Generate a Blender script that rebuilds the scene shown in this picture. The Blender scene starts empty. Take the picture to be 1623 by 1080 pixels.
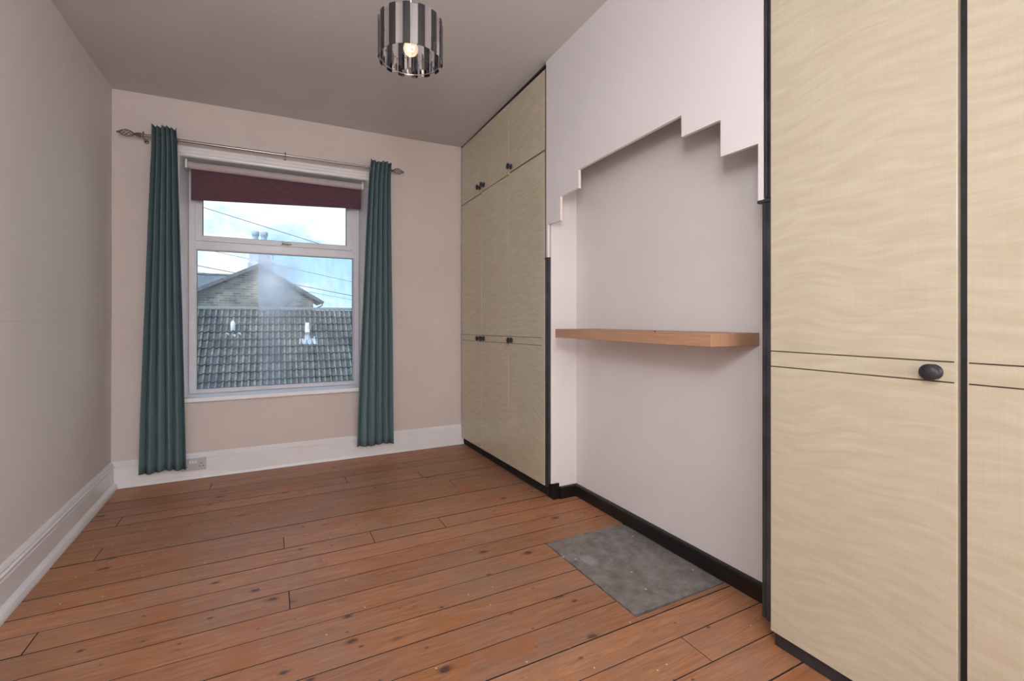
import bpy, bmesh, math, random
from mathutils import Vector, Matrix
random.seed(11)
C = bpy.context.scene
COL = C.collection
PI = math.pi

# ------------------------------------------------------------------ camera, sky, lights, exposure
cam_d = bpy.data.cameras.new('camera'); cam = bpy.data.objects.new('camera', cam_d); COL.objects.link(cam)
cam.location = (0, 0, 1.12)
cam.rotation_euler = (PI/2, 0, -math.radians(27.300))
cam_d.sensor_fit = 'HORIZONTAL'; cam_d.sensor_width = 36
cam_d.lens = 735.25/1623*36
cam_d.shift_y = -32/1623
cam_d.clip_start = .02; cam_d.clip_end = 400
C.camera = cam

w = bpy.data.worlds.new('sky'); C.world = w; w.use_nodes = True
nt = w.node_tree; nt.nodes.clear()
def N(nt, t, **k):
    n = nt.nodes.new(t)
    for a, v in k.items():
        if a in n.inputs.keys() if isinstance(a, str) else False: n.inputs[a].default_value = v
        else: setattr(n, a, v)
    return n
def L(nt, a, b): nt.links.new(a, b)
tc = N(nt, 'ShaderNodeTexCoord')
mp = N(nt, 'ShaderNodeMapping'); mp.inputs['Scale'].default_value = (1, 1, 1.9); mp.inputs['Location'].default_value = (.35, .1, .2)
L(nt, tc.outputs['Generated'], mp.inputs['Vector'])
nz = N(nt, 'ShaderNodeTexNoise'); nz.inputs['Scale'].default_value = 7.0; nz.inputs['Detail'].default_value = 8; nz.inputs['Roughness'].default_value = .55; nz.inputs['Distortion'].default_value = .35
L(nt, mp.outputs[0], nz.inputs['Vector'])
cr = N(nt, 'ShaderNodeValToRGB'); cr.color_ramp.elements[0].position = .42; cr.color_ramp.elements[1].position = .58
cr.color_ramp.elements[0].color = (0, 0, 0, 1); cr.color_ramp.elements[1].color = (1, 1, 1, 1)
L(nt, nz.outputs['Fac'], cr.inputs[0])
sx = N(nt, 'ShaderNodeSeparateXYZ'); L(nt, tc.outputs['Generated'], sx.inputs[0])
gr = N(nt, 'ShaderNodeValToRGB'); e = gr.color_ramp.elements
e[0].position = .0; e[0].color = (.52, .76, .93, 1); e[1].position = .6; e[1].color = (.16, .40, .85, 1)
m = e.new(.22); m.color = (.30, .58, .88, 1)
L(nt, sx.outputs['Z'], gr.inputs[0])
mx = N(nt, 'ShaderNodeMixRGB'); mx.inputs[2].default_value = (.88, .90, .92, 1)
L(nt, cr.outputs[0], mx.inputs[0]); L(nt, gr.outputs[0], mx.inputs[1])
bg = N(nt, 'ShaderNodeBackground'); bg.inputs[1].default_value = 1.35
L(nt, mx.outputs[0], bg.inputs[0])
ow = N(nt, 'ShaderNodeOutputWorld'); L(nt, bg.outputs[0], ow.inputs[0])

def light(name, kind, loc, rot, energy, color, **k):
    d = bpy.data.lights.new(name, kind); d.energy = energy; d.color = color
    for a, v in k.items(): setattr(d, a, v)
    o = bpy.data.objects.new(name, d); COL.objects.link(o); o.location = loc; o.rotation_euler = rot
    return o
def aim(src, dst):
    return (Vector(dst)-Vector(src)).to_track_quat('-Z', 'Y').to_euler()
# the photographer's flash, just above the camera, and an unseen softbox just behind it
light('flash', 'AREA', (-.04, .07, 1.74), aim((-.04, .07, 1.74), (1.0, 2.4, 1.2)), 8, (.95, .97, 1.0), shape='DISK', size=.22)
light('softbox', 'AREA', (-.04, -.06, 1.84), aim((-.04, -.06, 1.84), (.45, 3.0, 1.35)), 15.5, (.94, .965, 1.0), shape='RECTANGLE', size=.48, size_y=.78)
# added fill lamp, aimed at the wall behind the camera to lift the room
light('bounce_fill', 'AREA', (.3, -1.3, 1.2), aim((.3, -1.3, 1.2), (.3, -3.0, 1.7)), 218, (.91, .955, 1.0), shape='DISK', size=.5)
# hazy sun over the house opposite; the window faces away from it
light('sun', 'SUN', (0, 0, 20), aim((-.62, -.42, .66), (0, 0, 0)), 3.2, (1.0, .97, .92), angle=math.radians(6))

C.view_settings.view_transform = 'Standard'; C.view_settings.look = 'None'
C.view_settings.gamma = 1; C.view_settings.use_curve_mapping = False
C.view_settings.exposure = 0.0

# ------------------------------------------------------------------ materials
def srgb(r, g, b):
    f = lambda v: ((v/255)/12.92 if v/255 <= .04045 else ((v/255+.055)/1.055)**2.4)
    return (f(r), f(g), f(b), 1)
def mat(name, color, rough=.5, metal=0., spec=.5):
    m = bpy.data.materials.new(name); m.use_nodes = True
    b = m.node_tree.nodes['Principled BSDF']
    b.inputs['Base Color'].default_value = color if len(color) == 4 else (*color, 1)
    b.inputs['Roughness'].default_value = rough; b.inputs['Metallic'].default_value = metal
    b.inputs['Specular IOR Level'].default_value = spec
    return m, m.node_tree, b
def noise_var(m, nt, b, c1, c2, scale=4, detail=6, lo=.35, hi=.65, stretch=(1, 1, 1), bump=0., bscale=60., bdist=.002, coord='Object', rot=None):
    tc = N(nt, 'ShaderNodeTexCoord'); mp = N(nt, 'ShaderNodeMapping'); mp.inputs['Scale'].default_value = stretch
    if rot: mp.inputs['Rotation'].default_value = rot
    L(nt, tc.outputs[coord], mp.inputs[0])
    n = N(nt, 'ShaderNodeTexNoise'); n.inputs['Scale'].default_value = scale; n.inputs['Detail'].default_value = detail
    L(nt, mp.outputs[0], n.inputs[0])
    r = N(nt, 'ShaderNodeValToRGB'); r.color_ramp.elements[0].position = lo; r.color_ramp.elements[1].position = hi
    r.color_ramp.elements[0].color = c1; r.color_ramp.elements[1].color = c2
    L(nt, n.outputs['Fac'], r.inputs[0]); L(nt, r.outputs[0], b.inputs['Base Color'])
    if bump:
        n2 = N(nt, 'ShaderNodeTexNoise'); n2.inputs['Scale'].default_value = bscale; n2.inputs['Detail'].default_value = 4
        L(nt, tc.outputs[coord], n2.inputs[0])
        bp = N(nt, 'ShaderNodeBump'); bp.inputs['Strength'].default_value = bump; bp.inputs['Distance'].default_value = bdist
        L(nt, n2.outputs['Fac'], bp.inputs['Height']); L(nt, bp.outputs[0], b.inputs['Normal'])
    return r
def simple(name, c1, c2, rough=.6, metal=0, spec=.5, **k):
    m, nt, b = mat(name, c1, rough, metal, spec); noise_var(m, nt, b, c1, c2, **k); return m

M = {}
M['wall'] = simple('peach_paint', (.62, .550, .515, 1), (.665, .595, .56, 1), .75, spec=.25, scale=1.6, bump=.25, bscale=130, bdist=.001)
M['wall_left'] = simple('warm_grey_paint', (.70, .665, .64, 1), (.745, .715, .69, 1), .7, spec=.3, scale=1.1, bump=.3, bscale=18, bdist=.004)
M['recess'] = simple('pale_pink_paint', (.76, .715, .705, 1), (.81, .765, .755, 1), .75, spec=.25, scale=1.5, bump=.35, bscale=210, bdist=.001)
M['board'] = simple('white_board_paint', (.78, .755, .76, 1), (.81, .785, .79, 1), .7, spec=.25, scale=1.5, bump=.15, bscale=200, bdist=.0006)
M['board_edge'] = simple('cut_edge_paint', (.83, .74, .69, 1), (.86, .77, .72, 1), .6, scale=4)
M['ceiling'] = simple('ceiling_paint', (.585, .565, .56, 1), (.625, .605, .60, 1), .8, spec=.2, scale=1.3, bump=.5, bscale=32, bdist=.003)
M['gloss_white'] = simple('gloss_white_paint', (.76, .755, .77, 1), (.81, .805, .82, 1), .3, spec=.5, scale=5, bump=.08, bscale=40)
M['upvc'] = simple('white_window_plastic', (.62, .63, .68, 1), (.67, .68, .73, 1), .3, scale=6)
M['sill'] = simple('white_sill_paint', (.82, .83, .86, 1), (.86, .87, .9, 1), .35, scale=6)
M['gasket'] = simple('dark_gasket', (.02, .03, .04, 1), (.05, .06, .08, 1), .5, scale=20)
M['black'] = simple('black_stained_wood', (.006, .004, .004, 1), (.016, .011, .010, 1), .34, scale=9, stretch=(8, 1, 8))
M['blackpost'] = simple('black_post_paint', (.022, .022, .025, 1), (.045, .043, .05, 1), .4, scale=12)
M['knob'] = simple('black_knob_paint', (.018, .018, .024, 1), (.035, .034, .044, 1), .42, scale=20)
M['groove'] = simple('dark_inlay', (.05, .035, .02, 1), (.09, .065, .04, 1), .5, scale=30)
M['dark'] = simple('dark_void', (.006, .005, .004, 1), (.012, .01, .009, 1), .9, scale=9)
M['curtain'] = simple('teal_woven_fabric', (.105, .165, .188, 1), (.155, .225, .248, 1), .95, spec=.1, scale=160, detail=3, lo=.3, hi=.7, stretch=(1, 1, .5), bump=.3, bscale=500, bdist=.0006)
M['blind'] = simple('burgundy_blind_fabric', (.105, .055, .070, 1), (.135, .072, .090, 1), .9, spec=.1, scale=60, stretch=(.3, 1, 2))
M['blind_back'] = simple('beige_blind_lining', (.46, .40, .40, 1), (.50, .44, .44, 1), .85, scale=30)
M['steel'] = simple('brushed_steel', (.33, .32, .31, 1), (.42, .41, .40, 1), .28, 1.0, scale=30, stretch=(.1, 4, 4))
M['iron'] = simple('dull_nickel', (.16, .14, .125, 1), (.24, .21, .19, 1), .4, 1.0, scale=40)
M['chrome'] = simple('mirror_strip', (.72, .71, .74, 1), (.78, .77, .80, 1), .07, 1.0, scale=3)
M['smoke'] = simple('smoked_mirror_strip', (.10, .10, .115, 1), (.14, .14, .155, 1), .06, 1.0, scale=3)
M['plate'] = simple('socket_plate', (.50, .48, .49, 1), (.56, .54, .55, 1), .3, .35, scale=9)
M['rocker'] = simple('white_switch', (.75, .74, .74, 1), (.8, .79, .79, 1), .35, scale=9)
M['flex'] = simple('white_flex', (.75, .73, .71, 1), (.8, .78, .76, 1), .5, scale=9)

# hairline wallpaper joints on the left wall (slight relief only)
def add_hairlines(m, zs):
    nt = m.node_tree; b = nt.nodes['Principled BSDF']
    tc = N(nt, 'ShaderNodeTexCoord'); s = N(nt, 'ShaderNodeSeparateXYZ'); L(nt, tc.outputs['Object'], s.inputs[0])
    nn = N(nt, 'ShaderNodeTexNoise'); nn.inputs['Scale'].default_value = 3; L(nt, tc.outputs['Object'], nn.inputs[0])
    prev = None
    for z, wd in zs:
        a = N(nt, 'ShaderNodeMath', operation='MULTIPLY_ADD'); a.inputs[1].default_value = .03; L(nt, nn.outputs['Fac'], a.inputs[0]); L(nt, s.outputs['Z'], a.inputs[2])
        c = N(nt, 'ShaderNodeMath', operation='COMPARE'); c.inputs[1].default_value = z+.015; c.inputs[2].default_value = wd; L(nt, a.outputs[0], c.inputs[0])
        if prev:
            d = N(nt, 'ShaderNodeMath', operation='MAXIMUM'); L(nt, prev.outputs[0], d.inputs[0]); L(nt, c.outputs[0], d.inputs[1]); prev = d
        else: prev = c
    src = b.inputs['Base Color'].links[0].from_socket
    k = N(nt, 'ShaderNodeMath', operation='MULTIPLY'); k.inputs[1].default_value = .18; L(nt, prev.outputs[0], k.inputs[0])
    mx = N(nt, 'ShaderNodeMixRGB'); mx.inputs[2].default_value = (.3, .27, .25, 1); L(nt, k.outputs[0], mx.inputs[0]); L(nt, src, mx.inputs[1]); L(nt, mx.outputs[0], b.inputs['Base Color'])
add_hairlines(M['wall_left'], [(1.115, .0016), (1.165, .0011)])

# figured cream door veneer: fine wavy ripple under lacquer
def veneer(name, c1, c2, rough):
    m, nt, b = mat(name, c1, rough, 0, .5)
    tc = N(nt, 'ShaderNodeTexCoord'); oi = N(nt, 'ShaderNodeObjectInfo')
    ad = N(nt, 'ShaderNodeVectorMath', operation='ADD'); L(nt, tc.outputs['Object'], ad.inputs[0])
    cmb = N(nt, 'ShaderNodeCombineXYZ'); mu = N(nt, 'ShaderNodeMath', operation='MULTIPLY'); mu.inputs[1].default_value = 7
    L(nt, oi.outputs['Random'], mu.inputs[0]); L(nt, mu.outputs[0], cmb.inputs[2]); L(nt, cmb.outputs[0], ad.inputs[1])
    big = N(nt, 'ShaderNodeTexNoise'); big.inputs['Scale'].default_value = 1.3; big.inputs['Detail'].default_value = 2; L(nt, ad.outputs[0], big.inputs[0])
    # bend the ripples: z + slow noise * amount
    sp = N(nt, 'ShaderNodeSeparateXYZ'); L(nt, ad.outputs[0], sp.inputs[0])
    zz = N(nt, 'ShaderNodeMath', operation='MULTIPLY_ADD'); zz.inputs[1].default_value = .30; L(nt, big.outputs['Fac'], zz.inputs[0]); L(nt, sp.outputs['Z'], zz.inputs[2])
    c2n = N(nt, 'ShaderNodeCombineXYZ'); L(nt, sp.outputs['X'], c2n.inputs[0]); L(nt, sp.outputs['Y'], c2n.inputs[1]); L(nt, zz.outputs[0], c2n.inputs[2])
    mp = N(nt, 'ShaderNodeMapping'); mp.inputs['Scale'].default_value = (1, 4.0, 30); L(nt, c2n.outputs[0], mp.inputs[0])
    n = N(nt, 'ShaderNodeTexNoise'); n.inputs['Scale'].default_value = 1.6; n.inputs['Detail'].default_value = 3; n.inputs['Roughness'].default_value = .5; n.inputs['Distortion'].default_value = .3
    L(nt, mp.outputs[0], n.inputs[0])
    r = N(nt, 'ShaderNodeValToRGB'); r.color_ramp.elements[0].position = .34; r.color_ramp.elements[1].position = .76
    r.color_ramp.elements[0].color = c1; r.color_ramp.elements[1].color = c2
    L(nt, n.outputs['Fac'], r.inputs[0])
    fine = N(nt, 'ShaderNodeTexNoise'); fine.inputs['Scale'].default_value = 1.; fine.inputs['Detail'].default_value = 2
    mp2 = N(nt, 'ShaderNodeMapping'); mp2.inputs['Scale'].default_value = (1, 220, 6); L(nt, ad.outputs[0], mp2.inputs[0]); L(nt, mp2.outputs[0], fine.inputs[0])
    mx = N(nt, 'ShaderNodeMixRGB', blend_type='MULTIPLY'); mx.inputs[0].default_value = .10; L(nt, r.outputs[0], mx.inputs[1]); L(nt, fine.outputs['Fac'], mx.inputs[2])
    L(nt, mx.outputs[0], b.inputs['Base Color'])
    return m
M['veneer'] = veneer('cream_figured_veneer', (.590, .525, .385, 1), (.680, .622, .480, 1), .16)
M['door_edge'] = simple('beige_door_edge', (.42, .36, .30, 1), (.47, .41, .34, 1), .5, scale=20)
M['shelf'] = simple('beech_effect_shelf', (.42, .23, .135, 1), (.51, .295, .185, 1), .45, scale=3.5, detail=6, stretch=(60, 1.2, 60), bump=.05)

# floorboards
def plankmat():
    m, nt, b = mat('orange_pine_boards', (.35, .15, .07), .38, 0, .4)
    tc = N(nt, 'ShaderNodeTexCoord'); oi = N(nt, 'ShaderNodeObjectInfo')
    mu = N(nt, 'ShaderNodeMath', operation='MULTIPLY'); mu.inputs[1].default_value = 53; L(nt, oi.outputs['Random'], mu.inputs[0])
    cmb = N(nt, 'ShaderNodeCombineXYZ'); L(nt, mu.outputs[0], cmb.inputs[0]); L(nt, mu.outputs[0], cmb.inputs[1])
    ad = N(nt, 'ShaderNodeVectorMath', operation='ADD'); L(nt, tc.outputs['Object'], ad.inputs[0]); L(nt, cmb.outputs[0], ad.inputs[1])
    # long grain
    mp = N(nt, 'ShaderNodeMapping'); mp.inputs['Scale'].default_value = (2.4, 27, 1); L(nt, ad.outputs[0], mp.inputs[0])
    g = N(nt, 'ShaderNodeTexNoise'); g.inputs['Scale'].default_value = 1.7; g.inputs['Detail'].default_value = 7; g.inputs['Roughness'].default_value = .66; g.inputs['Distortion'].default_value = 1.5
    L(nt, mp.outputs[0], g.inputs[0])
    r = N(nt, 'ShaderNodeValToRGB'); el = r.color_ramp.elements
    el[0].position = .28; el[0].color = (.27, .108, .050, 1); el[1].position = .72; el[1].color = (.54, .26, .125, 1)
    mid = el.new(.5); mid.color = (.41, .18, .085, 1)
    L(nt, g.outputs['Fac'], r.inputs[0])
    # tone per board
    hs = N(nt, 'ShaderNodeHueSaturation'); hs.inputs['Fac'].default_value = 1
    tv = N(nt, 'ShaderNodeMapRange'); tv.inputs[3].default_value = .86; tv.inputs[4].default_value = 1.14; L(nt, oi.outputs['Random'], tv.inputs[0]); L(nt, tv.outputs[0], hs.inputs['Value'])
    L(nt, r.outputs[0], hs.inputs['Color'])
    # worn, greyish scuffed lacquer in room-sized patches
    wn = N(nt, 'ShaderNodeTexNoise'); wn.inputs['Scale'].default_value = 1.7; wn.inputs['Detail'].default_value = 9; wn.inputs['Roughness'].default_value = .68
    geo = N(nt, 'ShaderNodeNewGeometry'); L(nt, geo.outputs['Position'], wn.inputs[0])
    wr = N(nt, 'ShaderNodeValToRGB'); wr.color_ramp.elements[0].position = .44; wr.color_ramp.elements[1].position = .68; L(nt, wn.outputs['Fac'], wr.inputs[0])
    wk = N(nt, 'ShaderNodeMath', operation='MULTIPLY'); wk.inputs[1].default_value = .58; L(nt, wr.outputs[0], wk.inputs[0])
    m1 = N(nt, 'ShaderNodeMixRGB'); m1.inputs[2].default_value = (.31, .215, .18, 1); L(nt, wk.outputs[0], m1.inputs[0]); L(nt, hs.outputs[0], m1.inputs[1])
    # orange lacquer stains
    on = N(nt, 'ShaderNodeTexNoise'); on.inputs['Scale'].default_value = 3.1; on.inputs['Detail'].default_value = 5; on.inputs['Distortion'].default_value = .5
    L(nt, ad.outputs[0], on.inputs[0])
    orr = N(nt, 'ShaderNodeValToRGB'); orr.color_ramp.elements[0].position = .60; orr.color_ramp.elements[1].position = .66; L(nt, on.outputs['Fac'], orr.inputs[0])
    ok = N(nt, 'ShaderNodeMath', operation='MULTIPLY'); ok.inputs[1].default_value = .5; L(nt, orr.outputs[0], ok.inputs[0])
    m2 = N(nt, 'ShaderNodeMixRGB'); m2.inputs[2].default_value = (.38, .13, .04, 1); L(nt, ok.outputs[0], m2.inputs[0]); L(nt, m1.outputs[0], m2.inputs[1])
    # knots
    kp = N(nt, 'ShaderNodeMapping'); kp.inputs['Scale'].default_value = (1, 1.9, 1); L(nt, ad.outputs[0], kp.inputs[0])
    dn = N(nt, 'ShaderNodeTexNoise'); dn.inputs['Scale'].default_value = 30; L(nt, ad.outputs[0], dn.inputs[0])
    dm = N(nt, 'ShaderNodeMixRGB'); dm.inputs[0].default_value = .025; L(nt, kp.outputs[0], dm.inputs[1]); L(nt, dn.outputs['Color'], dm.inputs[2])
    v = N(nt, 'ShaderNodeTexVoronoi'); v.inputs['Scale'].default_value = 5.4; v.voronoi_dimensions = '2D'; L(nt, dm.outputs[0], v.inputs['Vector'])
    kr = N(nt, 'ShaderNodeValToRGB'); kr.color_ramp.elements[0].position = .045; kr.color_ramp.elements[1].position = .13
    kr.color_ramp.elements[0].color = (1, 1, 1, 1); kr.color_ramp.elements[1].color = (.0, .0, .0, 1); kq = kr.color_ramp.elements.new(.075); kq.color = (.42, .42, .42, 1)
    sc = N(nt, 'ShaderNodeSeparateColor'); L(nt, v.outputs['Color'], sc.inputs[0])
    ks = N(nt, 'ShaderNodeMapRange'); ks.inputs[3].default_value = .55; ks.inputs[4].default_value = 3.2; L(nt, sc.outputs[2], ks.inputs[0])
    kd = N(nt, 'ShaderNodeMath', operation='MULTIPLY'); L(nt, v.outputs['Distance'], kd.inputs[0]); L(nt, ks.outputs[0], kd.inputs[1]); L(nt, kd.outputs[0], kr.inputs[0])
    gt = N(nt, 'ShaderNodeMapRange'); gt.inputs[1].default_value = .35; gt.inputs[2].default_value = .65; gt.inputs[3].default_value = 0; gt.inputs[4].default_value = .88
    L(nt, sc.outputs[0], gt.inputs[0])
    kk = N(nt, 'ShaderNodeMath', operation='MULTIPLY'); L(nt, kr.outputs[0], kk.inputs[0]); L(nt, gt.outputs[0], kk.inputs[1])
    m3 = N(nt, 'ShaderNodeMixRGB'); m3.inputs[2].default_value = (.060, .032, .034, 1); L(nt, kk.outputs[0], m3.inputs[0]); L(nt, m2.outputs[0], m3.inputs[1])
    # paint flecks
    v2 = N(nt, 'ShaderNodeTexVoronoi'); v2.inputs['Scale'].default_value = 9; v2.voronoi_dimensions = '2D'; L(nt, geo.outputs['Position'], v2.inputs['Vector'])
    fr = N(nt, 'ShaderNodeMath', operation='LESS_THAN'); fr.inputs[1].default_value = .026; L(nt, v2.outputs['Distance'], fr.inputs[0])
    s2 = N(nt, 'ShaderNodeSeparateColor'); L(nt, v2.outputs['Color'], s2.inputs[0])
    fg = N(nt, 'ShaderNodeMath', operation='GREATER_THAN'); fg.inputs[1].default_value = .84; L(nt, s2.outputs[1], fg.inputs[0])
    ff = N(nt, 'ShaderNodeMath', operation='MULTIPLY'); L(nt, fr.outputs[0], ff.inputs[0]); L(nt, fg.outputs[0], ff.inputs[1])
    m4 = N(nt, 'ShaderNodeMixRGB'); m4.inputs[2].default_value = (.72, .66, .58, 1); L(nt, ff.outputs[0], m4.inputs[0]); L(nt, m3.outputs[0], m4.inputs[1])
    L(nt, m4.outputs[0], b.inputs['Base Color'])
    rr = N(nt, 'ShaderNodeMapRange'); rr.inputs[3].default_value = .34; rr.inputs[4].default_value = .62; L(nt, wn.outputs['Fac'], rr.inputs[0]); L(nt, rr.outputs[0], b.inputs['Roughness'])
    bp = N(nt, 'ShaderNodeBump'); bp.inputs['Strength'].default_value = .25; bp.inputs['Distance'].default_value = .001; L(nt, g.outputs['Fac'], bp.inputs['Height']); L(nt, bp.outputs[0], b.inputs['Normal'])
    return m
M['plank'] = plankmat()
def concrete():
    m, nt, b = mat('grey_stone_hearth', (.2, .19, .18), .7, 0, .3)
    r = noise_var(m, nt, b, (.165, .145, .134, 1), (.285, .26, .244, 1), scale=22, detail=10, lo=.3, hi=.7, bump=.4, bscale=45, bdist=.002)
    tc = N(nt, 'ShaderNodeTexCoord'); v = N(nt, 'ShaderNodeTexVoronoi'); v.inputs['Scale'].default_value = 13; L(nt, tc.outputs['Object'], v.inputs[0])
    lt = N(nt, 'ShaderNodeMath', operation='LESS_THAN'); lt.inputs[1].default_value = .07; L(nt, v.outputs['Distance'], lt.inputs[0])
    mx = N(nt, 'ShaderNodeMixRGB'); mx.inputs[2].default_value = (.6, .57, .53, 1); L(nt, lt.outputs[0], mx.inputs[0])
    # one pale paint smear
    dist = N(nt, 'ShaderNodeVectorMath', operation='DISTANCE'); mpp = N(nt, 'ShaderNodeMapping'); mpp.inputs['Scale'].default_value = (1, .62, 1)
    L(nt, tc.outputs['Object'], mpp.inputs[0])
    nn = N(nt, 'ShaderNodeTexNoise'); nn.inputs['Scale'].default_value = 25; L(nt, tc.outputs['Object'], nn.inputs[0])
    aa = N(nt, 'ShaderNodeMixRGB', blend_type='ADD'); aa.inputs[0].default_value = .03; L(nt, mpp.outputs[0], aa.inputs[1]); L(nt, nn.outputs['Color'], aa.inputs[2])
    L(nt, aa.outputs[0], dist.inputs[0]); dist.inputs[1].default_value = (-.155+.015, .09*.62+.015, .015)
    sr = N(nt, 'ShaderNodeMapRange'); sr.inputs[1].default_value = .03; sr.inputs[2].default_value = .042; sr.inputs[3].default_value = .6; sr.inputs[4].default_value = 0; L(nt, dist.outputs['Value'], sr.inputs[0])
    m5 = N(nt, 'ShaderNodeMixRGB'); m5.inputs[2].default_value = (.40, .39, .39, 1); L(nt, sr.outputs[0], m5.inputs[0])
    L(nt, r.outputs[0], m5.inputs[1]); L(nt, m5.outputs[0], mx.inputs[1]); L(nt, mx.outputs[0], b.inputs['Base Color'])
    return m
M['hearth'] = concrete()
M['joint_dirt'] = simple('grime_in_board_joints', (.012, .009, .008, 1), (.045, .034, .030, 1), .9, scale=25)

# outside
M['tile'] = simple('weathered_concrete_tile', (.055, .065, .072, 1), (.115, .125, .128, 1), .85, spec=.2, scale=9, detail=8, lo=.33, hi=.72, coord='Object', bump=.5, bscale=60, bdist=.004)
def tilevar():
    m = M['tile']; nt = m.node_tree; b = nt.nodes['Principled BSDF']
    src = b.inputs['Base Color'].links[0].from_socket
    geo = N(nt, 'ShaderNodeNewGeometry'); n = N(nt, 'ShaderNodeTexNoise'); n.inputs['Scale'].default_value = .9; n.inputs['Detail'].default_value = 8; n.inputs['Roughness'].default_value = .7; L(nt, geo.outputs['Position'], n.inputs[0])
    oi = N(nt, 'ShaderNodeObjectInfo')
    r = N(nt, 'ShaderNodeValToRGB'); r.color_ramp.elements[0].position = .3; r.color_ramp.elements[1].position = .7
    r.color_ramp.elements[0].color = (.42, .46, .50, 1); r.color_ramp.elements[1].color = (1.45, 1.4, 1.22, 1); L(nt, n.outputs['Fac'], r.inputs[0])
    mr = N(nt, 'ShaderNodeMapRange'); mr.inputs[3].default_value = .78; mr.inputs[4].default_value = 1.2; L(nt, oi.outputs['Random'], mr.inputs[0])
    a = N(nt, 'ShaderNodeVectorMath', operation='MULTIPLY'); L(nt, src, a.inputs[0]); L(nt, r.outputs[0], a.inputs[1])
    s = N(nt, 'ShaderNodeVectorMath', operation='SCALE'); L(nt, a.outputs[0], s.inputs[0]); L(nt, mr.outputs[0], s.inputs['Scale'])
    # sunlit streak along each roll, painted into the tile colour
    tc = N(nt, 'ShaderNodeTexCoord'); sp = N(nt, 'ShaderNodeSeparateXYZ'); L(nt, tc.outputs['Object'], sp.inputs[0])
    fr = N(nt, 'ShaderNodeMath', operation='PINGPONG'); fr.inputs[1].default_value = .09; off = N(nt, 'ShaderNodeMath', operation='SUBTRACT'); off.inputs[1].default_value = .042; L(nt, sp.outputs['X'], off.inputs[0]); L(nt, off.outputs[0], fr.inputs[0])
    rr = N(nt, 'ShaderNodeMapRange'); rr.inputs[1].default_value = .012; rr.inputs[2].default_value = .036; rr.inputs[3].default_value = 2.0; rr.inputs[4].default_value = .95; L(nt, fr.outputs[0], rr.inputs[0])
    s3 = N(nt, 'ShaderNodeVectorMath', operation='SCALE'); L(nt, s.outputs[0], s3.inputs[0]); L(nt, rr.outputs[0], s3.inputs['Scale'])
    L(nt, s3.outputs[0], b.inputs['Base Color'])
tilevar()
M['tile_butt'] = simple('shade_dark_tile_butt', (.018, .024, .028, 1), (.04, .048, .05, 1), .95, scale=12)  # tile fronts coloured dark to paint in the shade line under each row
M['slate'] = simple('blue_grey_slate', (.075, .105, .13, 1), (.19, .23, .26, 1), .7, scale=7, detail=8, stretch=(1, 1, 3))
M['barge'] = simple('weathered_barge_board', (.10, .115, .13, 1), (.17, .18, .19, 1), .8, scale=5)
M['stack'] = simple('pale_chimney_render', (.46, .53, .62, 1), (.60, .66, .74, 1), .9, scale=3)
M['pot'] = simple('pale_clay_pot', (.36, .43, .50, 1), (.48, .54, .60, 1), .8, scale=5)
M['vent'] = simple('white_vent_plastic', (.70, .76, .84, 1), (.82, .87, .93, 1), .4, scale=4)
M['lead'] = simple('grey_lead', (.34, .42, .50, 1), (.50, .58, .66, 1), .6, scale=8)
M['cable'] = simple('dark_cable', (.10, .13, .16, 1), (.14, .17, .20, 1), .7, scale=3)
M['gutter'] = simple('dark_gutter', (.05, .07, .09, 1), (.08, .10, .12, 1), .5, scale=3)
def stone():
    m, nt, b = mat('coursed_stone', (.2, .2, .2), .9, 0, .2)
    tc = N(nt, 'ShaderNodeTexCoord'); mp = N(nt, 'ShaderNodeMapping'); mp.inputs['Rotation'].default_value = (PI/2, 0, 0); L(nt, tc.outputs['Object'], mp.inputs[0])
    br = N(nt, 'ShaderNodeTexBrick'); br.inputs['Scale'].default_value = 1; br.inputs['Brick Width'].default_value = .42; br.inputs['Row Height'].default_value = .13; br.inputs['Mortar Size'].default_value = .018
    br.inputs['Color1'].default_value = (.13, .145, .13, 1); br.inputs['Color2'].default_value = (.30, .30, .245, 1); br.inputs['Mortar'].default_value = (.30, .31, .28, 1)
    L(nt, mp.outputs[0], br.inputs['Vector'])
    n = N(nt, 'ShaderNodeTexNoise'); n.inputs['Scale'].default_value = 1.4; n.inputs['Detail'].default_value = 8; L(nt, tc.outputs['Object'], n.inputs[0])
    r = N(nt, 'ShaderNodeValToRGB'); r.color_ramp.elements[0].position = .35; r.color_ramp.elements[1].position = .65; r.color_ramp.elements[0].color = (.55, .6, .66, 1); r.color_ramp.elements[1].color = (1.1, 1.1, 1.05, 1)
    L(nt, n.outputs['Fac'], r.inputs[0])
    a = N(nt, 'ShaderNodeVectorMath', operation='MULTIPLY'); L(nt, br.outputs['Color'], a.inputs[0]); L(nt, r.outputs[0], a.inputs[1]); L(nt, a.outputs[0], b.inputs['Base Color'])
    return m
M['stone'] = stone()
M['ground'] = simple('asphalt', (.08, .08, .085, 1), (.13, .13, .135, 1), .9, scale=3)

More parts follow.
